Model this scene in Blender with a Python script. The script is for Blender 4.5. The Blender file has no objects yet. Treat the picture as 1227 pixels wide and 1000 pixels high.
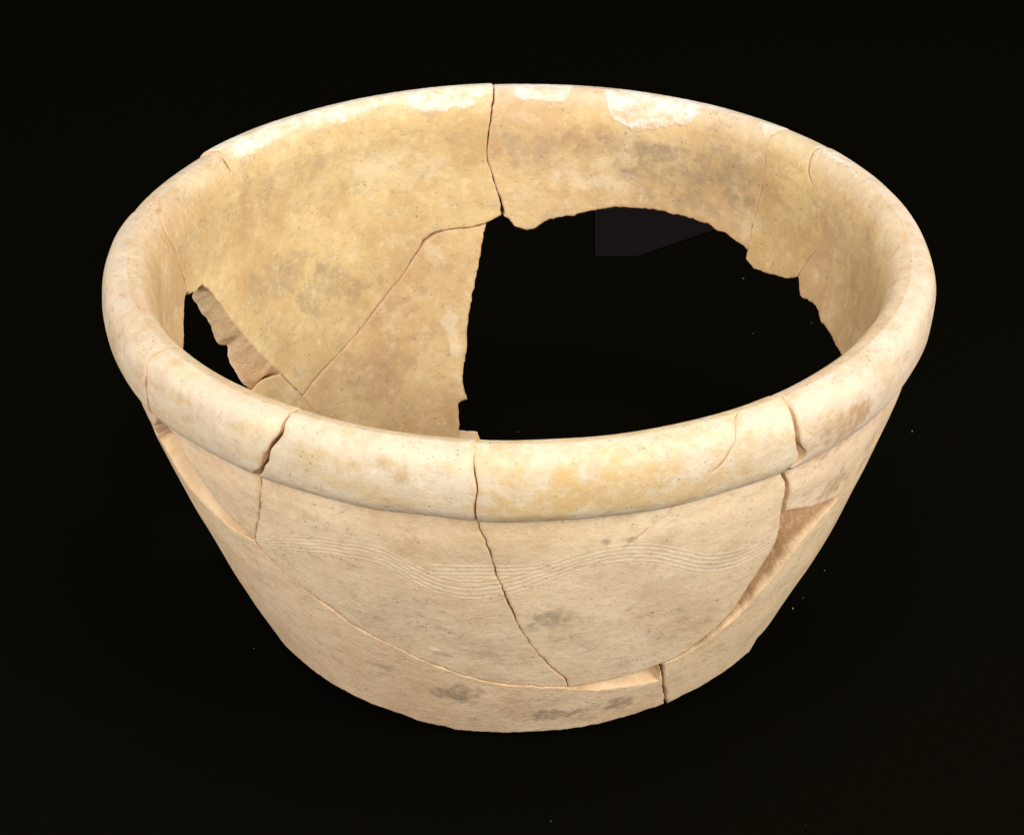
import bpy, math, random
import numpy as np
from mathutils import Vector, Matrix
from mathutils.geometry import delaunay_2d_cdt

SC = bpy.context.scene
COL = SC.collection
R = 0.2                # rim radius of the bowl in metres
ZG = 0.875 * R         # height of the rim's widest circle above the ground

# ------------------------------------------------------------------ camera
PITCH, DIST, ROLL = 0.557437914, 5.00354651 * R, -0.00974611683
TGT = Vector((-0.0189708338 * R, 0, -0.407229198 * R + ZG))
fw = Vector((0, math.cos(PITCH), -math.sin(PITCH)))
up0 = Vector((0, math.sin(PITCH), math.cos(PITCH)))
rt0 = Vector((1, 0, 0))
rt = math.cos(ROLL) * rt0 + math.sin(ROLL) * up0
up = math.cos(ROLL) * up0 - math.sin(ROLL) * rt0
cd = bpy.data.cameras.new('camera')
cd.sensor_width = 36
cd.lens = 36 * 2339.65692 / 1227
cd.clip_start, cd.clip_end = 0.01, 100
cam = bpy.data.objects.new('camera', cd)
COL.objects.link(cam)
m = Matrix((rt, up, -fw)).transposed().to_4x4()
m.translation = TGT - DIST * fw
cam.matrix_world = m
SC.camera = cam

# ------------------------------------------------------------------ light
w = bpy.data.worlds.new('World')
SC.world = w
w.use_nodes = True
w.node_tree.nodes['Background'].inputs[0].default_value = (1.0, 0.975, 0.94, 1)
w.node_tree.nodes['Background'].inputs[1].default_value = 0.46


def area(name, loc, target, size, power, col):
    l = bpy.data.lights.new(name, 'AREA')
    l.shape = 'DISK'
    l.size = size
    l.energy = power
    l.color = col
    o = bpy.data.objects.new(name, l)
    COL.objects.link(o)
    o.location = loc
    o.rotation_euler = (Vector(target) - Vector(loc)).to_track_quat('-Z', 'Y').to_euler()
    return o


area('ceiling_lamp', (0.25, -0.15, 1.75), (0, 0, 0.1), 0.9, 18, (1.0, 0.975, 0.935))
area('right_fill', (1.20, -0.75, 0.68), (0, 0, 0.1), 0.7, 18, (1.0, 0.97, 0.92))  # unseen side fill, added to brighten the bowl's right wall
area('left_fill', (-1.20, -0.75, 0.50), (0, 0, 0.1), 0.7, 12.5, (1.0, 0.97, 0.92))  # unseen side fill, added to brighten the bowl's left wall
area('front_lamp', (0.10, -1.45, 0.88), (0, 0, 0.1), 0.5, 14, (1.0, 0.97, 0.92))

SC.view_settings.view_transform = 'Standard'
SC.view_settings.look = 'None'
SC.view_settings.gamma = 1
SC.view_settings.exposure = 0.0
SC.view_settings.use_curve_mapping = False

# ------------------------------------------------------------------ profile of the bowl (units of R)
#  v, outer radius, outer height, inner radius, inner height
T = np.array([
(0.00,.696,-.854,.618,-.850),
(0.25,.793,-.6215,.711,-.617),
(0.50,.877,-.389,.794,-.385),
(0.70,.9335,-.200,.850,-.196),
(0.78,.9515,-.122,.867,-.118),
(0.815,.9545,-.085,.870,-.076),
(0.838,.9590,-.060,.872,-.040),
(0.860,.9815,-.043,.873,-.010),
(0.90,.9965,-.009,.876,.026),
(0.935,1.000,.036,.883,.060),
(0.965,.9915,.080,.895,.089),
(0.986,.970,.106,.913,.108),
(1.00,.938,.114,.936,.114)])

CR = {
    'c0': [(-55.5,1.0,1),(-55.5,0.9737,1.5),(-55.0,0.955,1.5),(-55.0,0.928,2),(-55.2,0.897,3),(-55.9,0.862,3),(-59.5,0.81,3)],
    'c1': [(-30.5,1.0,2),(-30.25,0.9763,4),(-31.5,0.9462,5),(-33.0,0.905,7),(-35.5,0.8362,3),(-36.25,0.7887,2.5),(-37.75,0.7162,2.5),(-41.0,0.6025,2.5)],
    'c3': [(35.5,1.0,1),(35.0,0.9725,2.5),(35.0,0.9413,5),(36.25,0.9025,10),(35.25,0.8787,5),(34.75,0.8675,2),(36.75,0.7837,3),(37.5,0.7062,4)],
    'ucr': [(37.5,0.7062,2),(38.5,0.6075,2),(38.0,0.545,2),(36.75,0.4675,2),(35.5,0.3788,2),(33.25,0.3263,1),(30.0,0.2838,0.6),(26.75,0.2438,0.7),(24.25,0.2288,1)],
    'c4': [(24.25,0.2288,2.5),(26.0,0.1475,2.5),(29.75,0.0075,2.5)],
    'ull': [(-59.5,0.81,2),(-56.5,0.812,2),(-54.0,0.8037,2),(-52.25,0.7787,2),(-49.5,0.7025,2),(-45.5,0.64,1.5),(-41.25,0.6125,1.5),(-41.0,0.6025,1.5)],
    'L1': [(-41.0,0.6025,2.55),(-40.5,0.5787,2.04),(-39.0,0.5537,1.02),(-36.0,0.5075,0.85),(-33.0,0.4662,1.19),(-29.75,0.4338,4.08),(-27.25,0.4,1.53),(-24.75,0.3788,1.02),(-20.75,0.3488,0.85),(-17.0,0.32,0.85),(-13.0,0.29,1.19),(-9.0,0.2613,0.85),(-3.75,0.2388,0.85),(1.75,0.2275,0.85),(7.75,0.2125,1.19)],
    'L2': [(7.75,0.2125,0.7),(13.25,0.2137,1),(19.25,0.22,1.3),(24.25,0.2288,2)],
    'lltop_out': [(-65,0.7,1),(-60.5,0.735,1),(-58.8,0.7,1),(-57.5,0.655,1),(-54.5,0.622,1),(-49,0.606,1),(-45,0.595,1),(-41.1,0.5995,1)],
    'L2_out': [(7.75,0.205,0.7),(13.75,0.1775,1),(20.0,0.165,1.3),(25.75,0.1487,2)],
    'lrtop_out': [(24.25,0.2288,1),(27.5,0.2425,0.6),(30.5,0.2638,0.6),(34.0,0.3,1),(36.75,0.3275,1),(39.75,0.385,1),(42.75,0.4475,1),(45.25,0.5225,1),(48.0,0.5675,1),(50.25,0.5938,1),(52.0,0.6088,1),(52.5,0.6312,1)],
    'r1b': [(37.5,0.7062,1.5),(41.75,0.6775,1.5),(47.5,0.6437,1.5),(51.25,0.63,1),(52.5,0.6312,1)],
    'r1c': [(52.5,0.6312,1),(52.75,0.6637,1),(53.75,0.6875,1),(56.5,0.6962,1.2),(61.5,0.696,1.5),(68,0.69,1.5),(75,0.68,1.5)],
    'r1d': [(75,0.68,0),(84,0.655,0),(93.75,0.6162,0),(99.25,0.6138,0),(106.25,0.6237,0),(111.0,0.645,0),(114.25,0.6412,0),(116.0,0.6562,0),(117.25,0.6825,0)],
    'c6': [(121.75,1.0,2),(121.0,0.9725,1.5),(120.25,0.9437,1),(119.25,0.9287,0.4),(116.0,0.9012,0.15),(114.75,0.8475,0.15),(114.25,0.8075,0.15),(115.75,0.745,0.3),(117.25,0.6825,1)],
    'smb': [(117.25,0.6825,0),(119.0,0.6687,0),(123.0,0.6512,0),(127.5,0.6387,0),(129.25,0.6437,0),(131.0,0.6562,0),(131.25,0.675,0)],
    'c5': [(130.25,1.0,1),(131.0,0.9663,1),(130.5,0.9225,1),(130.25,0.8775,1),(130.75,0.8125,1),(131.5,0.7575,1.2),(131.25,0.705,1.5),(131.25,0.675,2)],
    'brb': [(131.25,0.675,0),(133.75,0.6837,0),(136.75,0.6937,0),(142.75,0.705,0),(150.0,0.7075,0),(155.25,0.7012,0),(160.25,0.6925,0),(164.25,0.6775,0),(168.25,0.6587,0),(173.25,0.6425,0),(175.75,0.6188,0),(178.25,0.6062,0),(179.75,0.6162,0),(181.25,0.6337,0),(182.75,0.6512,0)],
    'b1': [(183.75,1.0,1.5),(184.25,0.9437,1.5),(184.75,0.895,1.2),(185.25,0.8462,1.2),(185.5,0.8175,1.2),(184.75,0.7825,1.2),(183.75,0.7262,2),(183.0,0.6837,3.5),(182.75,0.6512,6)],
    'blb': [(-177.25,0.6512,0),(-175.5,0.6375,0),(-173.75,0.6262,0)],
    'blm': [(-173.75,0.6262,0.9),(-170.0,0.62,0.6),(-166.75,0.62,0.6),(-163.75,0.6138,0.72),(-161.5,0.6012,1.8),(-159.5,0.5687,0.9),(-155.25,0.505,0.48),(-150.75,0.455,0.42),(-145.75,0.405,0.42),(-140.5,0.3638,0.48),(-135.25,0.3375,0.48),(-129.5,0.3125,0.6),(-123.75,0.2875,0.72)],
    'mr': [(-173.75,0.6262,0),(-173.25,0.5875,0),(-172.25,0.5387,0),(-171.25,0.4775,0),(-170.0,0.4037,0),(-168.5,0.3188,0),(-167.5,0.245,0),(-166.5,0.1838,0),(-166.25,0.1475,0),(-166.75,0.1163,0),(-164.5,0.1037,0),(-164.0,0.0638,0),(-163.75,-0.005,0),(-169.25,-0.0238,0),(-175.0,-0.0388,0)],
    'ms': [(-123.75,0.2875,1.2),(-125.25,0.2363,1),(-128.75,0.1775,1),(-133.0,0.1,1),(-136.0,-0.01,1)],
    'bls': [(-123.75,0.2875,1.2),(-121.5,0.34,1),(-120.0,0.385,1)],
    'sts': [(-120.0,0.385,1.5),(-115.5,0.405,2),(-112.25,0.41,2),(-109.5,0.405,2)],
    'b0': [(-123.0,1.0,1.5),(-121.75,0.9825,1.5),(-121.75,0.9612,1.2),(-121.75,0.945,1),(-120.25,0.9313,0.8),(-118.25,0.9175,0.5),(-115.75,0.855,0.1),(-111.75,0.8087,0.1),(-107.0,0.75,0.2)],
    'bl2b': [(-107.0,0.75,0),(-105.0,0.7537,0),(-103.25,0.76,0),(-102.0,0.7725,0)],
    'b00': [(-104,1.0,1.5),(-101.5,0.988,1.8),(-99.75,0.9812,2.0),(-98.25,0.9425,2.0),(-99.0,0.8937,2.0),(-100.5,0.84,1.5),(-101.75,0.805,1.5),(-102.0,0.7725,1.5)],
    'rlb': [(-102.0,0.7725,0),(-100.25,0.7625,0),(-97.25,0.7338,0),(-94.25,0.7087,0),(-90.75,0.6887,0),(-80.0,0.73,0),(-70,0.735,0),(-64,0.745,0),(-61.5,0.768,0),(-59.5,0.81,0)],
    's3l': [(-109.5,0.405,0),(-103.0,0.3,0),(-100.0,0.15,0),(-98.0,-0.01,0)],
    'lll': [(-65,0.7,0),(-70.0,0.69,0),(-77.0,0.62,0),(-86.0,0.42,0),(-93.0,0.2,0),(-96.0,-0.015,0)],
    'llb': [(-96.0,-0.015,0),(-80.0,-0.02,0),(-61.0,-0.015,0),(-41.5,0.0062,0),(-36.75,0.0112,0),(-30.5,0.0125,0),(-24.75,0.0137,0),(-20.5,0.0013,0),(-16.0,0.0,0),(-12.0,-0.0113,0),(-7.0,-0.0113,0),(2.25,-0.0013,0),(12.0,0.0013,0),(19.0,0.0088,0),(24.25,0.01,0),(29.75,0.0075,0)],
    'lrb': [(29.75,0.0075,0),(34.0,0.0163,0),(40.75,0.015,0),(49.0,0.0062,0),(56.75,-0.0225,0),(55.5,0.0475,0),(61.0,0.0425,0),(68.0,0.13,0),(75.0,0.1,0)],
    'lrr': [(75.0,0.1,0),(78.0,0.3,0),(76.0,0.5,0),(75,0.68,0)],
    'mb': [(-175.0,-0.0388,0),(-172.0,-0.045,0),(-163.0,-0.035,0),(-150.0,-0.02,0),(-136.0,-0.01,0)],
    's3b': [(-136.0,-0.01,0),(-118.0,-0.01,0),(-98.0,-0.01,0)],
    'h1': [(28.5,1.0,0.5),(27.25,0.9912,0.8),(26.25,0.9712,0.9),(25.25,0.9563,0.9),(24.25,0.9437,0.9),(22.5,0.9263,0.6),(21.0,0.9062,0.3),(18.5,0.8225,0.5),(15.75,0.7863,0.5),(13.25,0.7462,0.4),(11.5,0.7188,0.25),(7.0,0.6663,0.0),(2.75,0.6088,0.0),(-1.75,0.56,0.0)],
    'lltop_in': [(-65,0.73,1),(-60,0.757,1),(-55,0.765,1),(-52.3,0.75,1),(-49.3,0.69,1),(-45.4,0.63,1),(-41.1,0.601,1)],
    'b1w': [(-176.25,1.0,1.5),(-175.75,0.9437,1.5),(-175.25,0.895,1.2),(-174.75,0.8462,1.2),(-174.5,0.8175,1.2),(-175.25,0.7825,1.2),(-176.25,0.7262,2),(-177.0,0.6837,3.5),(-177.25,0.6512,6)],
    'bledge_in': [(-120.0,0.385,0),(-118.0,0.43,0),(-116.25,0.475,0),(-113.75,0.555,0),(-111.5,0.6387,0),(-109.5,0.7012,0),(-107.0,0.75,0)],
    'bledge_out': [(-119,0.355,0),(-116.5,0.336,0),(-114.5,0.408,0),(-114.0,0.459,0),(-114.75,0.484,0),(-113.0,0.506,0),(-112.75,0.524,0),(-112.5,0.573,0),(-111.5,0.616,0),(-110.7,0.67,0),(-113.5,0.684,0)],
    'b0_out': [(-123.0,1.0,1.5),(-121.75,0.9825,1.5),(-121.75,0.9612,1.2),(-121.75,0.945,1),(-120.25,0.9313,0.8),(-118.25,0.9175,0.5),(-115.75,0.855,0.1),(-115,0.78,0.1),(-113.5,0.684,0.2)],
    'bl2b_out': [(-113.5,0.684,0),(-110,0.702,0),(-106,0.735,0),(-102.0,0.7725,0)],
    'bls_out': [(-123.75,0.2875,1.2),(-121.5,0.34,1),(-119,0.355,1)],
    'sts_out': [(-119,0.355,1),(-117.5,0.345,1.5),(-116,0.335,1.5),(-114.5,0.33,1.5)],
    's3l_out': [(-114.5,0.33,0),(-110,0.2,0),(-105,0.1,0),(-103,-0.01,0)],
    'c2a': [(-6.0,1.0,0.9),(-5.5,0.9712,1.12),(-5.25,0.935,1.5),(-5.5,0.88,1.5),(-5.25,0.8187,1.5),(-4.25,0.7575,1.5),(-3.5,0.68,1.5),(-2.5,0.61,1.5),(-1.75,0.56,1.88)],
    'c2b': [(-1.75,0.56,1.88),(-0.25,0.4725,1.5),(1.75,0.3925,1.27),(4.5,0.3088,1.27),(7.0,0.25,1.27),(7.75,0.2125,1.27)],
    'lrtop_in': [(24.25,0.2288,3.5),(26.75,0.2438,3.5),(30.0,0.2838,3.5),(33.25,0.3263,3.5),(35.5,0.3788,3.5),(36.75,0.4675,3.5),(38.0,0.545,3.5),(38.5,0.6075,3.5),(37.5,0.7062,3.5),(41.75,0.6775,3.5),(47.5,0.6437,3.5),(51.25,0.63,3.5),(52.5,0.6312,3.5)],
}


def pchip(x, y, xq):
    h = np.diff(x)
    d = np.diff(y) / h
    mm = np.zeros_like(y)
    for i in range(1, len(x) - 1):
        if d[i - 1] * d[i] > 0:
            w1 = 2 * h[i] + h[i - 1]
            w2 = h[i] + 2 * h[i - 1]
            mm[i] = (w1 + w2) / (w1 / d[i - 1] + w2 / d[i])
    mm[0], mm[-1] = d[0], d[-1]
    k = np.clip(np.searchsorted(x, xq, side='right') - 1, 0, len(x) - 2)
    s = (xq - x[k]) / h[k]
    return ((1 + 2 * s) * (1 - s) ** 2 * y[k] + s * (1 - s) ** 2 * h[k] * mm[k]
            + s * s * (3 - 2 * s) * y[k + 1] + s * s * (s - 1) * h[k] * mm[k + 1])


VF = np.linspace(-0.06, 1.0, 2121)
OR_, OZ_, IR_, IZ_ = (pchip(T[:, 0], T[:, c], VF) for c in (1, 2, 3, 4))
# normals of the two profile curves (pointing out of the clay)
def _nrm(r, z, sgn):
    dr, dz = np.gradient(r), np.gradient(z)
    l = np.hypot(dr, dz) + 1e-12
    return sgn * dz / l, -sgn * dr / l
ONR, ONZ = _nrm(OR_, OZ_, 1)
INR, INZ = _nrm(IR_, IZ_, -1)


# ------------------------------------------------------------------ vectorised value noise
_rs = np.random.RandomState(7)
_tab = _rs.rand(64, 64, 64).astype(np.float32) * 2 - 1


def vnoise(p):
    i = np.floor(p).astype(int)
    f = p - i
    f = f * f * (3 - 2 * f)
    i0 = i & 63
    i1 = (i + 1) & 63
    x0, y0, z0 = i0.T
    x1, y1, z1 = i1.T
    fx, fy, fz = f.T
    a = _tab[x0, y0, z0] * (1 - fx) + _tab[x1, y0, z0] * fx
    b = _tab[x0, y1, z0] * (1 - fx) + _tab[x1, y1, z0] * fx
    c = _tab[x0, y0, z1] * (1 - fx) + _tab[x1, y0, z1] * fx
    d = _tab[x0, y1, z1] * (1 - fx) + _tab[x1, y1, z1] * fx
    return (a * (1 - fy) + b * fy) * (1 - fz) + (c * (1 - fy) + d * fy) * fz


def fbm(p, o=3):
    s, a = 0, 1.0
    for k in range(o):
        s = s + a * vnoise(p * 2 ** k + 17.3 * k)
        a *= 0.5
    return s


# ------------------------------------------------------------------ fracture lines
KX, KY = 0.85 * R, 0.978 * R        # metric scale of (theta, v)
STEP = 0.0011
PX = 0.0004                         # one photo pixel on the bowl in metres


def crack_line(name, alt=None, n=None, rough=1.0):
    """resampled jagged polyline: columns x, y (metres on the wall), gap (metres)"""
    a = np.array(CR[name], float)
    P = np.stack([np.radians(a[:, 0]) * KX, a[:, 1] * KY, a[:, 2] * PX], 1)
    # light smoothing of the traced corners: Catmull-Rom
    L = np.r_[0, np.cumsum(np.hypot(*np.diff(P[:, :2], axis=0).T) + 1e-9)]
    n = n or max(3, int(L[-1] / STEP) + 1)
    q = np.linspace(0, L[-1], n)
    out = np.stack([pchip(L, P[:, c], q) for c in range(3)], 1)
    sd = sum(ord(ch) * (k + 3) for k, ch in enumerate(name.rstrip('w')))
    t = np.gradient(out[:, :2], axis=0)
    t /= np.linalg.norm(t, axis=1)[:, None] + 1e-12
    nn = np.stack([-t[:, 1], t[:, 0]], 1)
    s = q[:, None] * np.array([[1.0, 0, 0]])
    amp = (0.00048 if name == 'L1' else 0.00030) if a[:, 2].max() > 0 else (0.0003 if name in ('llb', 'lrb') else 0.00055)
    j = (vnoise(s / 0.006 + sd) * 1.0 + vnoise(s / 0.0025 + sd * 2) * 0.6 + vnoise(s / 0.0012 + sd * 3) * 0.35) * amp * rough
    fade = np.clip(np.minimum(q, L[-1] - q) / 0.004, 0, 1)
    out[:, :2] += nn * (j * fade)[:, None]
    out[:, 2] *= 1 + 0.5 * vnoise(s / 0.004 + sd * 5)
    out[:, 2] = np.maximum(out[:, 2], 0)
    return out


def boundary(segs):
    """segs: list of (name, reversed, inner_name) or 'crest'. returns outer loop, inner loop, crest flag"""
    outs, inns, flags = [], [], []
    for sname in segs:
        if sname == 'crest':
            outs.append(None); inns.append(None)
            continue
        nm, rev, alt = sname
        o = crack_line(nm)
        i = crack_line(alt, n=len(o)) if alt else o.copy()
        if rev:
            o, i = o[::-1].copy(), i[::-1].copy()
        outs.append(o); inns.append(i)

    def build(ls):
        # orientation
        allp = np.concatenate([l[:, :2] for l in ls if l is not None])
        x, y = allp.T
        area2 = np.sum(x * np.roll(y, -1) - np.roll(x, -1) * y)
        sg = 1 if area2 > 0 else -1
        off, rnd, wk = [], [], []
        for l in ls:
            if l is None:
                off.append(None); rnd.append(None); continue
            t = np.gradient(l[:, :2], axis=0)
            t /= np.linalg.norm(t, axis=1)[:, None] + 1e-12
            nn = np.stack([-t[:, 1], t[:, 0]], 1) * sg
            p = l[:, :2] + nn * l[:, 2:3] * 0.5
            p[:, 1] = np.minimum(p[:, 1], KY)
            off.append(p)
            rnd.append(np.full(len(l), 0.9) if l[:, 2].max() <= 0 else np.clip(l[:, 2] / (1.6 * PX) - 0.12, 0, 1))
        n = len(off)
        # join neighbouring segments at their mean corner
        for k in range(n):
            a, b = off[k], off[(k + 1) % n]
            if a is not None and b is not None:
                c = (a[-1] + b[0]) / 2
                a[-1] = c; b[0] = c
        loop, fl = [], []
        for k in range(n):
            if off[k] is None:
                a, b = off[k - 1][-1].copy(), off[(k + 1) % n][0].copy()
                a[1] = b[1] = KY
                off[k - 1][-1] = a; off[(k + 1) % n][0] = b
                cnt = max(3, int(np.hypot(*(b - a)) / STEP) + 1)
                q = np.linspace(0, 1, cnt)[:, None]
                p = a * (1 - q) + b * q
                f = np.ones(cnt, bool)
            else:
                p = off[k]; f = np.zeros(len(p), bool)
            loop += list(p[:-1])
            f2 = f[:-1].copy()
            fl += list(f2)
            wk += list(np.zeros(len(p) - 1) if rnd[k] is None else rnd[k][:-1])
        return np.array(loop), np.array(fl), sg, np.array(wk)
    lo, fo, so, wo = build(outs)
    li, fi, si, wi = build(inns)
    return lo, li, fo, so, wo, wi


def seg_dist(P, A, B, chunk=4000):
    """distance of points P to segments A-B"""
    out = np.empty(len(P))
    d = B - A
    dd = (d ** 2).sum(1) + 1e-15
    for k in range(0, len(P), chunk):
        q = P[k:k + chunk, None, :] - A[None]
        t = np.clip((q * d[None]).sum(2) / dd, 0, 1)
        out[k:k + chunk] = np.sqrt(((q - t[..., None] * d[None]) ** 2).sum(2)).min(1)
    return out


def near_dist(P, A, B, cut):
    """seg_dist, exact only below cut; far points get cut"""
    out = np.full(len(P), cut)
    cs = 0.02
    key = np.floor(P / cs).astype(int)
    uk, inv = np.unique(key, axis=0, return_inverse=True)
    inv = inv.ravel()
    mid = (A + B) / 2
    order = np.argsort(inv, kind='stable')
    bounds = np.r_[0, np.cumsum(np.bincount(inv, minlength=len(uk)))]
    for c in range(len(uk)):
        ctr = (uk[c] + 0.5) * cs
        s = np.abs(mid - ctr).max(1) < cs / 2 + cut + 0.003
        if s.any():
            idx = order[bounds[c]:bounds[c + 1]]
            out[idx] = np.minimum(cut, seg_dist(P[idx], A[s], B[s]))
    return out


def inside(P, loop):
    x, y = P.T
    r = np.zeros(len(P), bool)
    a, b = loop, np.roll(loop, -1, axis=0)
    for (x0, y0), (x1, y1) in zip(a, b):
        if y0 == y1:
            continue
        c = (y0 > y) != (y1 > y)
        xx = x0 + (y - y0) / (y1 - y0) * (x1 - x0)
        r ^= c & (x < xx)
    return r


def tri_surface(loop, crest, h, rings, seed, wk):
    n = len(loop)
    nx = np.roll(loop, -1, axis=0)
    seam = ~crest
    lo, hi = loop.min(0), loop.max(0)
    gx = np.arange(lo[0], hi[0], h)
    gy = np.arange(lo[1], hi[1], h * 0.866)
    X, Y = np.meshgrid(gx, gy)
    X[1::2] += h / 2
    rs = np.random.RandomState(seed)
    G = np.stack([X.ravel(), Y.ravel()], 1) + (rs.rand(X.size, 2) - 0.5) * h * 0.25
    G = G[inside(G, loop)]
    dg = near_dist(G, loop, nx, 0.006)
    G = G[dg > (rings[-1] + h * 0.45)]
    extra = []
    t = np.roll(loop, -1, axis=0) - np.roll(loop, 1, axis=0)
    t /= np.linalg.norm(t, axis=1)[:, None] + 1e-12
    x, y = loop.T
    sg = 1 if np.sum(x * np.roll(y, -1) - np.roll(x, -1) * y) > 0 else -1
    nn = np.stack([-t[:, 1], t[:, 0]], 1) * sg
    for rr in rings:
        q = loop + nn * rr
        q = q[inside(q, loop)]
        q = q[near_dist(q, loop, nx, 0.006) > rr * 0.85]
        extra.append(q)
    pts = np.concatenate([loop] + extra + [G])
    org = pts.mean(0)
    res = delaunay_2d_cdt([Vector(p) for p in ((pts - org) * 1000).tolist()], [], [list(range(n))], 1, 1e-5, True)
    vs, fs, ov = res[0], res[2], res[3]
    V = np.array([(p[0], p[1]) for p in vs]) / 1000 + org
    F = np.array([f for f in fs if len(f) == 3])
    F = F[inside(V[F].mean(1), loop)]
    e = np.max([np.linalg.norm(V[F[:, i]] - V[F[:, i - 1]], axis=1) for i in range(3)], axis=0)
    F = F[e < 0.009]
    # map boundary index -> output vertex
    bm = np.full(n, -1)
    for k, o in enumerate(ov):
        for q in o:
            if q < n:
                bm[q] = k
    for q in np.nonzero(bm < 0)[0]:
        bm[q] = np.argmin(((V - loop[q]) ** 2).sum(1))
    # keep triangles counter-clockwise in (x, y)
    a, b, c = V[F[:, 0]], V[F[:, 1]], V[F[:, 2]]
    ar = (b[:, 0] - a[:, 0]) * (c[:, 1] - a[:, 1]) - (b[:, 1] - a[:, 1]) * (c[:, 0] - a[:, 0])
    F[ar < 0] = F[ar < 0][:, ::-1]
    F = F[np.abs(ar) > 1e-14]
    # rounding of the broken edge: full at open breaks, none along tight joints
    u = np.zeros(len(V))
    for lo_, hi_, rho in ((0.12, 0.4, 0.0004), (0.4, 0.75, 0.0007), (0.75, 9, 0.0011)):
        sel = seam & (wk >= lo_) & (wk < hi_)
        if sel.any():
            d = near_dist(V, loop[sel], nx[sel], 0.006)
            q = np.clip(1 - d / rho, 0, 1)
            u = np.maximum(u, rho * (1 - np.sqrt(np.clip(1 - q * q, 0, 1))))
    seam = seam & (wk >= 0.12)
    d = near_dist(V, loop[seam], nx[seam], 0.006) if seam.any() else np.full(len(V), 0.006)
    return V, F, bm, d, u


def to_space(V, d, wv):
    """wall coordinates -> 3-D. wv: 1 outer, 0 inner (array or scalar)"""
    th = V[:, 0] / KX
    v = np.clip(V[:, 1] / KY, -0.06, 1)
    ro, zo = np.interp(v, VF, OR_), np.interp(v, VF, OZ_)
    ri, zi = np.interp(v, VF, IR_), np.interp(v, VF, IZ_)
    r = (ro * wv + ri * (1 - wv)) * R
    z = (zo * wv + zi * (1 - wv)) * R
    return th, v, r, z


def disp(th, v, r, z):
    """slow unevenness of the thrown wall, the same for both faces"""
    P = np.stack([r * np.sin(th), -r * np.cos(th), z], 1)
    a = fbm(P / 0.05 + 3.1, 2) * 0.0009 + vnoise(P / 0.016 + 9) * 0.00018
    return a


GREY, BRN, PALE, TAN = (0.30, 0.22, 0.14), (0.40, 0.26, 0.14), (0.82, 0.72, 0.55), (0.52, 0.35, 0.155)
# theta, v, half width (degrees), half height, tone, amount, face (1 out, 0 in)
STAINS = [
    (-11.8, .186, 3.4, .038, GREY, .8, 1), (3.8, .505, 3.2, .045, GREY, .72, 1), (1.8, .478, 2.2, .02, GREY, .4, 1),
    (4.3, .09, 4.5, .03, GREY, .8, 1), (17, .088, 4.5, .025, GREY, .8, 1), (12, .05, 4, .02, BRN, .5, 1),
    (47, .925, 2.8, .026, BRN, .95, 1), (44, .905, 2.0, .016, BRN, .8, 1), (40.6, .908, 4.2, .026, BRN, .9, 1), (48.5, .70, 3.2, .04, BRN, .85, 1), (43, .83, 7, .014, BRN, .75, 1),
    (58, .71, 2, .05, BRN, .5, 1), (14.0, .772, 1.1, .011, GREY, .8, 1), (10.6, .772, .5, .008, GREY, .7, 1),
    (-16, .968, 1.5, .012, BRN, .6, 1), (-14.3, .955, .8, .02, BRN, .6, 1), (-13.8, .368, 1.8, .012, PALE, .6, 1), (-12.8, .35, 2.2, .010, GREY, .5, 1),
    (-25.5, .24, 3.0, .012, GREY, .5, 1), (3, .915, 7, .055, TAN, .72, 1), (11, .93, 8, .05, TAN, .72, 1), (18, .91, 6, .04, TAN, .6, 1), (-24, .93, 6, .03, TAN, .3, 1), (26, .93, 5, .03, TAN, .4, 1), (-30, .45, 1.6, .010, GREY, .6, 1),
    (-8, .40, 5, .06, GREY, .22, 1), (-20, .50, 7, .05, GREY, .22, 1), (-2, .785, 5, .014, TAN, .5, 1),
    (-128, .62, 8, .05, GREY, .45, 0), (-140, .52, 8, .06, GREY, .42, 0), (-152, .42, 6, .06, BRN, .55, 0), (-146, .26, 12, .08, BRN, .45, 0),
    (168, .87, 5, .03, BRN, .45, 0), (176, .84, 6, .05, GREY, .40, 0), (150, .80, 12, .07, GREY, .45, 0), (140, .86, 8, .05, GREY, .42, 0), (158, .84, 10, .04, GREY, .40, 0),
    (-146, .80, 1.6, .015, BRN, .6, 0), (-165, .30, 1.5, .10, PALE, .4, 0), (-157, .80, 10, .05, PALE, .25, 0), (165, .76, 8, .03, PALE, .3, 0),
    (-162, .56, 4, .03, PALE, .30, 0), (-155, .87, 9, .03, BRN, .30, 0), (-130, .86, 8, .04, BRN, .30, 0), (107, .80, 12, .10, BRN, .30, 0),
]


def stain_colour(P, th, v, wv):
    """painted wear: rgb of the stains over each vertex and how much of it covers the clay"""
    deg = np.degrees(th)
    wob = fbm(P / 0.009 + 5, 3) * 0.75 + fbm(P / 0.003 + 21, 2) * 0.4
    C = np.zeros((len(P), 3))
    A = np.zeros(len(P))
    for (t0, v0, a, b, c, amt, f) in STAINS:
        s = np.abs(wv - f) < 0.4
        d = np.hypot((deg - t0) / a, (v - v0) / b) + wob
        q = np.clip((1.2 - d) / 0.8, 0, 1)
        q = q * q * (3 - 2 * q) * amt * s
        C = C * (1 - q[:, None]) + np.array(c) * q[:, None]
        A = A * (1 - q) + q
    return np.concatenate([C / np.maximum(A, 1e-4)[:, None], A[:, None]], 1)


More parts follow.
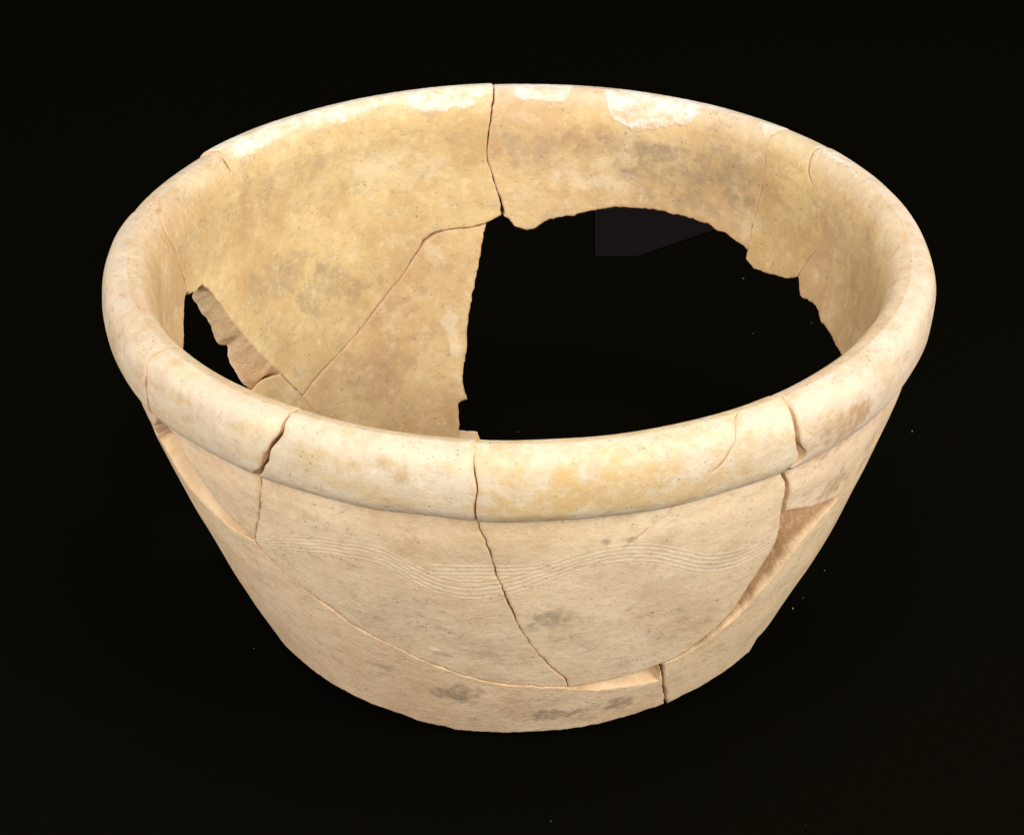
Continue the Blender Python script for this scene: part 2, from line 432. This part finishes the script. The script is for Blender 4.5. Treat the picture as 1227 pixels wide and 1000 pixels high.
def make_sherd(name, segs, parent, tint, mats, fine=(0.0013, 0.0030), move=(0, 0, 0, 0), label=None, seed=1):
    lo, li, crest, sg, wo, wi = boundary(segs)
    n = len(lo)
    rings = (0.0004, 0.0010)
    Vo, Fo, bo, do, uo = tri_surface(lo, crest, fine[0], rings, seed, wo)
    Vi, Fi, bi, di, ui = tri_surface(li, crest, fine[1], rings, seed + 50, wi)

    def face(V, d, rnd, outer):
        wv = 1.0 if outer else 0.0
        th, v, r, z = to_space(V, d, wv)
        nr = np.interp(v, VF, ONR if outer else INR)
        nz = np.interp(v, VF, ONZ if outer else INZ)
        s = np.stack([V[:, 0], V[:, 1], np.full(len(V), 3.3)], 1)
        k = 0.55 + 0.6 * vnoise(s / 0.005 + seed) + 0.9 * np.clip(vnoise(s / 0.0022 + seed * 3) - 0.25, 0, 1)
        k = np.clip(k, 0.12, 1.5)
        drop = -rnd * k * 0.8
        tot = disp(th, v, r, z) * (1 if outer else -1) * np.clip((1 - v) / 0.04, 0, 1) + drop
        r = r + nr * tot
        z = z + nz * tot
        return np.stack([r * np.sin(th), -r * np.cos(th), z + ZG], 1), th, v

    Po, tho, vo = face(Vo, do, uo, True)
    Pi, thi, vi = face(Vi, di, ui, False)
    no = len(Po)
    P = [Po, Pi]
    pv = [np.stack([tho, vo, np.ones(len(vo))], 1), np.stack([thi, vi, np.zeros(len(vi))], 1)]
    ed = [do, di]
    F = [Fo, Fi[:, ::-1] + no]
    mat = [np.zeros(len(Fo), int), np.zeros(len(Fi), int)]
    # fracture faces between the two boundaries
    rows = 5
    tot = no + len(Pi)
    idx = np.zeros((rows + 2, n), int)
    idx[0] = bo
    idx[-1] = bi + no
    # weld the lip's crest: the inner vertex is the outer one
    cr = crest | np.roll(crest, 1)
    remap = np.arange(no + len(Pi))
    remap[idx[-1][cr]] = idx[0][cr]
    F[1] = remap[F[1]]
    idx[-1][cr] = idx[0][cr]
    Pi[bi[cr]] = Po[bo[cr]]
    nb_t = np.roll(lo, -1, axis=0) - np.roll(lo, 1, axis=0)
    for k in range(1, rows + 1):
        q = k / (rows + 1)
        p = Po[bo] * (1 - q) + Pi[bi] * q
        # into the clay: direction of the inward wall normal in 3-D
        c = np.roll(p, -1, axis=0) - np.roll(p, 1, axis=0)
        thick = Pi[bi] - Po[bo]
        nn = np.cross(c, thick)
        nn /= np.linalg.norm(nn, axis=1)[:, None] + 1e-12
        jit = (fbm(p / 0.0045 + seed, 3) * 0.00065 - 0.0003) * (4 * q * (1 - q)) ** 0.5
        p = p + nn * (jit * sg)[:, None] * (~crest)[:, None]
        idx[k] = tot + np.arange(n)
        tot += n
        P.append(p)
        pv.append(np.stack([lo[:, 0] / KX, lo[:, 1] / KY, np.full(n, 1 - q)], 1))
        ed.append(np.zeros(n))
    nxt = (np.arange(n) + 1) % n
    sf = []
    for k in range(rows + 1):
        for a in range(n):
            b = nxt[a]
            if crest[a]:
                continue
            f = (idx[k, a], idx[k + 1, a], idx[k + 1, b], idx[k, b])
            sf.append(f if sg > 0 else f[::-1])
    P = np.concatenate(P)
    # small shifts of the glued pieces against each other
    dr, dz, yaw, tilt = move
    cth = np.mean(lo[:, 0]) / KX
    cv = np.array([0.85 * R * math.sin(cth), -0.85 * R * math.cos(cth), ZG - 0.2 * R])
    rad = np.array([math.sin(cth), -math.cos(cth), 0])
    tan = np.array([math.cos(cth), math.sin(cth), 0])
    M = np.array(Matrix.Rotation(math.radians(yaw), 3, 'Z')) @ np.array(Matrix.Rotation(math.radians(tilt), 3, Vector(rad)))
    P = (P - cv) @ M.T + cv + rad * dr + np.array([0, 0, dz])

    faces = F[0].tolist() + F[1].tolist() + [list(map(int, f)) for f in sf]
    me = bpy.data.meshes.new(name)
    me.from_pydata(P.tolist(), [], faces)
    nf = len(F[0]) + len(F[1])
    mi = np.ones(len(faces), np.int32)
    mi[:nf] = 0
    me.polygons.foreach_set('material_index', mi)
    me.polygons.foreach_set('use_smooth', np.ones(len(faces), bool))
    at = me.attributes.new('pv', 'FLOAT_VECTOR', 'POINT')
    at.data.foreach_set('vector', np.concatenate(pv).astype(np.float32).ravel())
    at = me.attributes.new('edge', 'FLOAT', 'POINT')
    at.data.foreach_set('value', np.concatenate(ed).astype(np.float32))
    pa = np.concatenate(pv)
    at = me.attributes.new('stain', 'FLOAT_COLOR', 'POINT')
    at.data.foreach_set('color', stain_colour(P, pa[:, 0], pa[:, 1], pa[:, 2]).astype(np.float32).ravel())
    for mt in mats:
        me.materials.append(mt)
    me.update()
    # crease where the worn skin turns into the fracture
    em = {}
    for e in me.edges:
        em[e.key] = e.index
    shp = np.zeros(len(me.edges), bool)
    for a in range(n):
        if crest[a]:
            continue
        for row in (0, -1):
            k = tuple(sorted((int(idx[row, a]), int(idx[row, nxt[a]]))))
            if k in em:
                shp[em[k]] = True
    at = me.attributes.get('sharp_edge') or me.attributes.new('sharp_edge', 'BOOLEAN', 'EDGE')
    at.data.foreach_set('value', shp)
    o = bpy.data.objects.new(name, me)
    COL.objects.link(o)
    o.parent = parent
    o.color = tint
    if label:
        o['label'] = label
    return o


# ------------------------------------------------------------------ materials
class NT:
    def __init__(self, name):
        self.m = bpy.data.materials.new(name)
        self.m.use_nodes = True
        self.t = self.m.node_tree
        self.b = self.t.nodes['Principled BSDF']

    def n(self, kind, **kw):
        x = self.t.nodes.new(kind)
        for k, v in kw.items():
            setattr(x, k, v)
        return x

    def put(self, sock, val):
        if hasattr(val, 'is_output') or isinstance(val, bpy.types.NodeSocket):
            self.t.links.new(val, sock)
        elif isinstance(val, (tuple, list)) and len(val) == 3 and sock.type == 'RGBA':
            sock.default_value = (*val, 1)
        else:
            sock.default_value = val

    def math(self, op, a, b=0.0, c=0.0, clamp=False):
        x = self.n('ShaderNodeMath', operation=op, use_clamp=clamp)
        for s, v in zip(x.inputs, (a, b, c)):
            self.put(s, v)
        return x.outputs[0]

    def ramp(self, v, a, b, lo=0.0, hi=1.0, smooth=True):
        x = self.n('ShaderNodeMapRange', interpolation_type='SMOOTHSTEP' if smooth else 'LINEAR')
        for s, q in zip(x.inputs, (v, a, b, lo, hi)):
            self.put(s, q)
        return x.outputs[0]

    def mix(self, f, a, b, mode='MIX'):
        x = self.n('ShaderNodeMix', data_type='RGBA', blend_type=mode)
        self.put(x.inputs[0], f)
        self.put(x.inputs[6], a)
        self.put(x.inputs[7], b)
        return x.outputs[2]

    def noise(self, vec, scale, detail=3.0, rough=0.55, dist=0.0):
        x = self.n('ShaderNodeTexNoise')
        self.put(x.inputs['Vector'], vec)
        x.inputs['Scale'].default_value = scale
        x.inputs['Detail'].default_value = detail
        x.inputs['Roughness'].default_value = rough
        x.inputs['Distortion'].default_value = dist
        return x.outputs['Fac']

    def curve(self, v, pts):
        """piecewise value of v; pts in real units"""
        x0, x1 = pts[0][0], pts[-1][0]
        f = self.n('ShaderNodeFloatCurve')
        c = f.mapping.curves[0]
        f.mapping.use_clip = False
        q = [((a - x0) / (x1 - x0), b) for a, b in pts]
        c.points[0].location = q[0]
        c.points[1].location = q[-1]
        for a in q[1:-1]:
            c.points.new(*a)
        f.mapping.update()
        self.put(f.inputs['Value'], self.ramp(v, x0, x1, 0, 1, smooth=False))
        return f.outputs[0]

    def vec(self, x, y, z=0.0):
        c = self.n('ShaderNodeCombineXYZ')
        for s, v in zip(c.inputs, (x, y, z)):
            self.put(s, v)
        return c.outputs[0]


def clay_material():
    k = NT('fired_clay')
    at = k.n('ShaderNodeAttribute', attribute_name='pv')
    sx = k.n('ShaderNodeSeparateXYZ')
    k.t.links.new(at.outputs['Vector'], sx.inputs[0])
    TH, V, W = sx.outputs
    ED = k.n('ShaderNodeAttribute', attribute_name='edge').outputs['Fac']
    tc = k.n('ShaderNodeTexCoord').outputs['Object']
    oi = k.n('ShaderNodeObjectInfo')
    DEG = k.math('MULTIPLY', TH, 57.29578)
    OUT = k.ramp(W, 0.4, 0.6)
    # wall coordinates stretched along the wheel direction
    swirl = k.vec(k.math('MULTIPLY', TH, 0.35), k.math('MULTIPLY', V, 6.0), W)
    n1 = k.noise(tc, 14, 4, 0.6)
    n2 = k.noise(tc, 45, 5, 0.65)
    n3 = k.noise(tc, 190, 4, 0.7)
    n4 = k.noise(tc, 700, 3, 0.7)
    st = k.noise(swirl, 9, 5, 0.7)
    st2 = k.noise(swirl, 40, 3, 0.6)
    stb = k.noise(k.vec(k.math('MULTIPLY', TH, 3.0), k.math('MULTIPLY', V, 9.0), W), 3.0, 5, 0.65)

    # base tones: wall outside, wall inside, paler slip on the rim
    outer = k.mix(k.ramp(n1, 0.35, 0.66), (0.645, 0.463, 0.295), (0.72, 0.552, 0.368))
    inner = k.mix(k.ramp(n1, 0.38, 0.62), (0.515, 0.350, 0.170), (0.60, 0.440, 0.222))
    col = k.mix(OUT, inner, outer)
    rimf = k.ramp(k.math('ADD', V, k.math('MULTIPLY', k.math('SUBTRACT', n2, 0.5), 0.05)), 0.835, 0.86)
    rimf = k.math('MULTIPLY', rimf, k.math('ADD', k.math('MULTIPLY', OUT, 0.85), k.math('MULTIPLY', k.ramp(V, 0.93, 0.99), 0.6), clamp=True))
    rimc = k.mix(k.ramp(stb, 0.44, 0.66), (0.57, 0.475, 0.355), (0.545, 0.415, 0.255))
    col = k.mix(rimf, col, rimc)
    # ochre, brown and pale clouds
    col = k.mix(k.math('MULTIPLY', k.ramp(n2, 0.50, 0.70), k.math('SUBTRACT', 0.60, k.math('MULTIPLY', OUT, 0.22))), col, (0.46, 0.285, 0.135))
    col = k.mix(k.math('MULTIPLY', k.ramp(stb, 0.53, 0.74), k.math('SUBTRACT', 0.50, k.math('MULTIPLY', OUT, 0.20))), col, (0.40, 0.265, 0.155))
    col = k.mix(k.math('MULTIPLY', k.ramp(n2, 0.48, 0.30), 0.42), col, (0.74, 0.60, 0.40))
    gn = k.noise(k.vec(k.math('MULTIPLY', TH, 2.2), k.math('MULTIPLY', V, 5.0), k.math('ADD', W, 4.0)), 4.5, 5, 0.7)
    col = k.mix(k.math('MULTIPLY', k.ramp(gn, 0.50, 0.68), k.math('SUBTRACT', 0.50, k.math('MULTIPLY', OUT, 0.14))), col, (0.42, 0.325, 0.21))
    col = k.mix(k.math('MULTIPLY', k.math('MULTIPLY', k.ramp(st, 0.48, 0.72), OUT), 0.16), col, (0.50, 0.33, 0.21))
    col = k.mix(k.math('MULTIPLY', k.ramp(n3, 0.50, 0.72), 0.34), col, (0.40, 0.27, 0.155))
    col = k.mix(k.math('MULTIPLY', k.ramp(n3, 0.46, 0.28), 0.28), col, (0.80, 0.67, 0.49))
    pit = None
    # dark pits and specks of unequal size, in loose patches
    for sc, th, amt, seed in ((520, 0.34, 0.55, 0.0), (190, 0.20, 0.60, 3.7)):
        vo = k.n('ShaderNodeTexVoronoi')
        mp = k.n('ShaderNodeVectorMath', operation='ADD')
        k.put(mp.inputs[0], tc)
        mp.inputs[1].default_value = (seed, seed, seed)
        k.put(vo.inputs['Vector'], mp.outputs[0])
        vo.inputs['Scale'].default_value = sc
        sel = k.n('ShaderNodeSeparateColor')
        k.put(sel.inputs[0], vo.outputs['Color'])
        lim = k.math('MULTIPLY', k.math('POWER', sel.outputs[1], 2.5), th)
        d = k.ramp(k.math('SUBTRACT', k.math('ADD', vo.outputs['Distance'], k.math('MULTIPLY', n4, 0.10)), lim), 0.07, 0.0)
        d = k.math('MULTIPLY', d, k.ramp(gn, 0.40, 0.60))
        pit = d if pit is None else k.math('MAXIMUM', pit, d)
        col = k.mix(k.math('MULTIPLY', k.math('MULTIPLY', d, sel.outputs[2]), amt), col, (0.22, 0.15, 0.10))
    # stains, weathering patches
    sa = k.n('ShaderNodeAttribute', attribute_name='stain')
    col = k.mix(k.math('MULTIPLY', sa.outputs['Alpha'], k.ramp(n3, 0.32, 0.56, 0.40, 1.0)), col, sa.outputs['Color'])
    # white plaster fills and lime crust along the back of the lip
    thr = k.curve(DEG, [(-180, .97), (-176, .972), (-172, .945), (-168, .945), (-161, .955), (-159, .975), (-148, .965),
                        (-135, .962), (-123, .962), (-121, 1.03), (-100, 1.05), (70, 1.05), (92, 1.03), (103, 1.01), (112, .998),
                        (122, .992), (124, 1.02), (129, 1.03), (132, .965), (135, 1.0), (145, .985), (148, .95), (153, .925), (158, .905),
                        (163, .94), (166, 1.02), (169, 1.02), (171, .965), (178, .965), (181, .98), (184, .975)])
    pm = k.ramp(k.math('ADD', k.math('SUBTRACT', V, thr), k.math('ADD', k.math('MULTIPLY', k.math('SUBTRACT', n3, 0.5), 0.05), k.math('MULTIPLY', k.math('SUBTRACT', n2, 0.5), 0.08))), -0.004, 0.008)
    col = k.mix(k.math('MULTIPLY', pm, k.math('MULTIPLY', k.ramp(stb, 0.38, 0.62, 0.92, 0.30), k.ramp(n3, 0.62, 0.42, 0.45, 1.0))), col, (0.73, 0.695, 0.62))
    # worn, freshly orange edges along the joints
    en = k.math('MULTIPLY', k.math('ADD', k.math('MULTIPLY', n3, 1.6), -0.25), 0.0020)
    worn = k.ramp(k.math('SUBTRACT', ED, en), 0.0003, -0.0003)
    col = k.mix(k.math('MULTIPLY', worn, 0.36), col, (0.60, 0.38, 0.22))
    # every sherd has its own cast
    col = k.mix(1.0, col, oi.outputs['Color'], 'MULTIPLY')

    # combed wave: eight incised lines following a slow wave round the wall
    wc = k.curve(DEG, [(-46, .565), (-38.5, .615), (-33, .656), (-25.7, .692), (-19.5, .702), (-16.7, .685), (-14, .654), (-10.7, .627),
                       (-7.5, .617), (-3, .631), (2.5, .674), (8, .715), (12.2, .727), (17, .709), (22.2, .659),
                       (26.5, .618), (31, .600), (35.2, .608), (39, .618), (42, .628)])
    hw = k.curve(DEG, [(-46, .020), (-25, .031), (-7.5, .039), (8, .033), (17, .034), (31, .040), (42, .036)])
    wig = k.math('MULTIPLY', k.math('SUBTRACT', k.noise(k.vec(TH, 0.0), 30, 3, 0.6), 0.5), 0.008)
    d = k.math('DIVIDE', k.math('SUBTRACT', V, k.math('ADD', wc, wig)), hw)
    band = k.ramp(k.math('ABSOLUTE', d), 1.0, 0.9)
    band = k.math('MULTIPLY', band, k.math('MULTIPLY', k.ramp(DEG, -45, -42), k.ramp(DEG, 42.5, 41)))
    depth = k.ramp(k.noise(swirl, 16, 3, 0.7), 0.36, 0.60, 0.25, 1.0)
    lines = k.math('SINE', k.math('MULTIPLY', d, 3.14159 * 5.0))
    d2 = k.math('DIVIDE', k.math('SUBTRACT', V, k.curve(DEG, [(-14, .678), (-8, .684), (0, .692), (5, .706), (10, .718)])), 0.026)
    band2 = k.math('MULTIPLY', k.ramp(k.math('ABSOLUTE', d2), 1.0, 0.85), k.math('MULTIPLY', k.ramp(DEG, -14, -11), k.ramp(DEG, 6, 0)))
    lines2 = k.math('SINE', k.math('MULTIPLY', d2, 3.14159 * 4.0))
    comb = k.math('ADD', k.math('MULTIPLY', k.math('MULTIPLY', lines, band), depth),
                  k.math('MULTIPLY', k.math('MULTIPLY', lines2, band2), 0.7))
    comb = k.math('MULTIPLY', comb, OUT)
    col = k.mix(k.math('MULTIPLY', k.ramp(comb, 0.2, 0.8), 0.52), col, (0.88, 0.74, 0.54))
    col = k.mix(k.math('MULTIPLY', k.ramp(comb, -0.2, -0.9), 0.14), col, (0.40, 0.27, 0.16))

    k.put(k.b.inputs['Base Color'], col)
    k.put(k.b.inputs['Roughness'], k.ramp(n2, 0.3, 0.7, 0.72, 0.9))
    k.b.inputs['Specular IOR Level'].default_value = 0.25
    # relief
    h = k.math('MULTIPLY', n4, 0.00018)
    h = k.math('ADD', h, k.math('MULTIPLY', n3, 0.00060))
    h = k.math('ADD', h, k.math('MULTIPLY', k.math('MULTIPLY', st2, OUT), 0.00005))
    h = k.math('ADD', h, k.math('MULTIPLY', st, 0.00009))
    h = k.math('ADD', h, k.math('MULTIPLY', comb, 0.00006))
    h = k.math('ADD', h, k.math('MULTIPLY', pm, 0.00025))
    h = k.math('SUBTRACT', h, k.math('MULTIPLY', pit, 0.0003))
    bp = k.n('ShaderNodeBump')
    bp.inputs['Strength'].default_value = 0.9
    bp.inputs['Distance'].default_value = 1.0
    k.put(bp.inputs['Height'], h)
    k.put(k.b.inputs['Normal'], bp.outputs[0])
    return k.m


def fracture_material(name, amount, corecol):
    k = NT(name)
    tc = k.n('ShaderNodeTexCoord').outputs['Object']
    n2, n3, n4 = k.noise(tc, 60, 4, .6), k.noise(tc, 260, 4, .7), k.noise(tc, 900, 3, .7)
    sx = k.n('ShaderNodeSeparateXYZ')
    k.put(sx.inputs[0], k.n('ShaderNodeAttribute', attribute_name='pv').outputs['Vector'])
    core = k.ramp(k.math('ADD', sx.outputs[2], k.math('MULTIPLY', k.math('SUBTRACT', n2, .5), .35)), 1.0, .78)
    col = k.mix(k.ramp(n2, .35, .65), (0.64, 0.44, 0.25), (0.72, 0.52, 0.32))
    col = k.mix(k.math('MULTIPLY', core, amount), col, corecol)  # darker clay core; a high amount also paints in the notch's shade
    col = k.mix(k.math('MULTIPLY', k.ramp(n3, .5, .75), .5), col, (0.70, 0.52, 0.35))
    col = k.mix(k.math('MULTIPLY', k.ramp(n3, .45, .25), .4), col, (0.34, 0.19, 0.10))
    k.put(k.b.inputs['Base Color'], col)
    k.b.inputs['Roughness'].default_value = 0.92
    k.b.inputs['Specular IOR Level'].default_value = 0.15
    bp = k.n('ShaderNodeBump')
    bp.inputs['Strength'].default_value = 1.0
    bp.inputs['Distance'].default_value = 1.0
    k.put(bp.inputs['Height'], k.math('ADD', k.math('MULTIPLY', n3, 0.0009), k.math('MULTIPLY', n4, 0.0003)))
    k.put(k.b.inputs['Normal'], bp.outputs[0])
    return k.m


def dark_material(name, col, scale):
    k = NT(name)
    tc = k.n('ShaderNodeTexCoord').outputs['Object']
    n = k.noise(tc, scale, 3, .6)
    k.put(k.b.inputs['Base Color'], k.mix(n, tuple(c * .8 for c in col), tuple(c * 1.2 for c in col)))
    k.b.inputs['Roughness'].default_value = 1.0
    k.b.inputs['Specular IOR Level'].default_value = 0.0
    return k.m


# ------------------------------------------------------------------ ground
def mesh_obj(name, verts, faces, mat, parent=None):
    me = bpy.data.meshes.new(name)
    me.from_pydata(verts, [], faces)
    me.materials.append(mat)
    o = bpy.data.objects.new(name, me)
    COL.objects.link(o)
    o.parent = parent
    return o


g = mesh_obj('ground', [(-4, -4, 0), (4, -4, 0), (4, 4, 0), (-4, 4, 0)], [(0, 1, 2, 3)], dark_material('black_cloth', (0.0024, 0.0021, 0.0011), 300))
g['kind'] = 'structure'

# ------------------------------------------------------------------ the bowl
bowl = bpy.data.objects.new('broken_bowl', None)
COL.objects.link(bowl)
bowl['label'] = 'reassembled buff clay bowl with thick rim, large breaks and a combed wave'
bowl['category'] = 'bowl'
CLAY = clay_material()
BROKE = fracture_material('broken_clay', .35, (0.46, 0.29, 0.15))
BROKE_SHADED = fracture_material('shaded_break', .92, (0.30, 0.165, 0.072))  # shade in the right notch, put into the colour of its break
MT = (CLAY, BROKE)


def s(n, rev=False, alt=None):
    return (n, rev, alt)


W1 = (1, 1, 1, 1)
FRONT, BACK, BOTH = (0.0012, 0.0019), (0.0016, 0.0013), (0.0015, 0.0015)
# name, outline, tint, mesh sizes, (radial shift, lift, yaw, tilt)
SHERDS = [
    ('rim_sherd', ['c0', 'ull', '-c1', 'crest'], (1.0, .985, .97, 1), FRONT, (-.0004, 0, .25, 0)),
    ('rim_sherd', ['c1', 'L1', '-c2b', '-c2a', 'crest'], (1.0, 1.0, .985, 1), FRONT, (0, .0002, 0, 0)),
    ('rim_sherd', ['c2a', '-h1', 'crest'], (1.0, 1.0, .97, 1), FRONT, (0, 0, 0, 0)),
    ('rim_sherd', ['h1', 'c2b', 'L2', '-ucr', '-c3', 'crest'], (1.0, 1.0, .985, 1), FRONT, (0, 0, 0, 0)),
    ('rim_sherd', ['c3', 'r1b', 'r1c', 'r1d', '-c6', 'crest'], (.985, .96, .97, 1), BOTH, (.0004, .0002, .2, 0)),
    ('rim_sherd', ['c6', 'smb', '-c5', 'crest'], (1.0, .99, .92, 1), BACK, (-.0006, 0, 0, 0)),
    ('rim_sherd', ['c5', 'brb', '-b1', 'crest'], (.99, .975, .99, 1), BACK, (0, 0, 0, 0)),
    ('rim_sherd', ['b1w', 'blb', 'blm', 'bls_out|bls', 'bledge_out|bledge_in', '-b0_out|b0', 'crest'], (1.0, 1.0, .95, 1), BACK, (.0002, .0007, 0, 0)),
    ('rim_sherd', ['b0_out|b0', 'bl2b_out|bl2b', '-b00', 'crest'], (1.0, .985, .95, 1), BOTH, (-.0002, -.0008, 0, 0)),
    ('rim_sherd', ['b00', 'rlb', '-c0', 'crest'], (.99, .955, .94, 1), BOTH, (0, 0, 0, 0)),
    ('wall_sherd', ['mr', 'mb', '-ms', '-blm'], (1.03, .99, .98, 1), BACK, (-.0005, 0, 0, 0)),
    ('wall_sherd', ['ms', 's3b', '-s3l_out|s3l', '-sts_out|sts', '-bls_out|bls'], (.97, .95, .93, 1), BACK, (-.0006, 0, 0, 0)),
    ('wall_sherd', ['lltop_out|lltop_in', 'L1', 'L2_out|L2', 'c4', '-llb', '-lll'], (1.0, .965, .935, 1), FRONT, (.0004, 0, 0, 0)),
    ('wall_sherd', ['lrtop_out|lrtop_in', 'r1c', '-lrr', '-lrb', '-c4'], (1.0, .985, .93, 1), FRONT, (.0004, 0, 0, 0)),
]
for q, (nm, outl, tint, fine, mv) in enumerate(SHERDS):
    segs = []
    for e in outl:
        if e == 'crest':
            segs.append('crest'); continue
        rev = e[0] == '-'
        e = e.lstrip('-')
        a = e.split('|')
        segs.append((a[0], rev, a[1] if len(a) > 1 else None))
    make_sherd(nm, segs, bowl, tint, (CLAY, BROKE_SHADED) if 'lrr' in str(outl) else MT, fine, mv, None, 11 + 7 * q)

# ------------------------------------------------------------------ backdrop patch and lint on the cloth
pts = [(0.0549, 0.3592), (0.0838, 0.3586), (0.1631, 0.4129), (0.1705, 0.4831), (0.0601, 0.4856)]
n = len(pts)
sv = [(x, y, 0.0006) for x, y in pts] + [(x, y, 0.0016) for x, y in pts]
sf = [tuple(range(n))[::-1], tuple(range(n, 2 * n))] + [(i, (i + 1) % n, n + (i + 1) % n, n + i) for i in range(n)]
sc = mesh_obj('backdrop_patch', sv, sf, dark_material('charcoal_backdrop', (0.0072, 0.0056, 0.0056), 500))  # added sheet standing in for a bare patch of grey backdrop
sc['label'] = 'added flat sheet for the bare grey backdrop behind the bowl, seen through the break'
sc['category'] = 'backdrop'

random.seed(4)
lv, lf = [], []
for (x, y, sz) in [(.1412, -.0413, .9), (.1623, -.0088, .4), (.1476, -.0328, .35), (.2337, .1288, .6), (-.1356, -.07, .35), (.1537, .3238, .6),
                   (.1917, .2616, .4), (-.0002, .1322, .4), (.1522, .248, .3), (.012, -.1964, .3), (.1266, -.2007, .25)]:
    a = random.random() * 6.28
    l, t = 0.0009 * sz, 0.0003 * sz
    px, py = math.cos(a), math.sin(a)
    b = len(lv)
    for k, (u, h) in enumerate(((-1, .0002), (0, .0006), (1, .0002))):
        for ww in range(4):
            ang = ww * math.pi / 2 + .4
            o1, o2 = math.cos(ang) * t * (1 - .5 * abs(u)), math.sin(ang) * t * (1 - .5 * abs(u))
            lv.append((x + px * u * l - py * o1, y + py * u * l + px * o1, .0006 + h + o2))
    for k in range(2):
        for ww in range(4):
            c = b + k * 4
            lf.append((c + ww, c + (ww + 1) % 4, c + 4 + (ww + 1) % 4, c + 4 + ww))
    lf += [(b + 3, b + 2, b + 1, b), (b + 8, b + 9, b + 10, b + 11)]
li = mesh_obj('lint', lv, lf, dark_material('pale_lint', (0.35, 0.33, 0.30), 900))
li['label'] = 'tiny pale specks of lint scattered on the black ground'
li['category'] = 'lint'
li['kind'] = 'stuff'
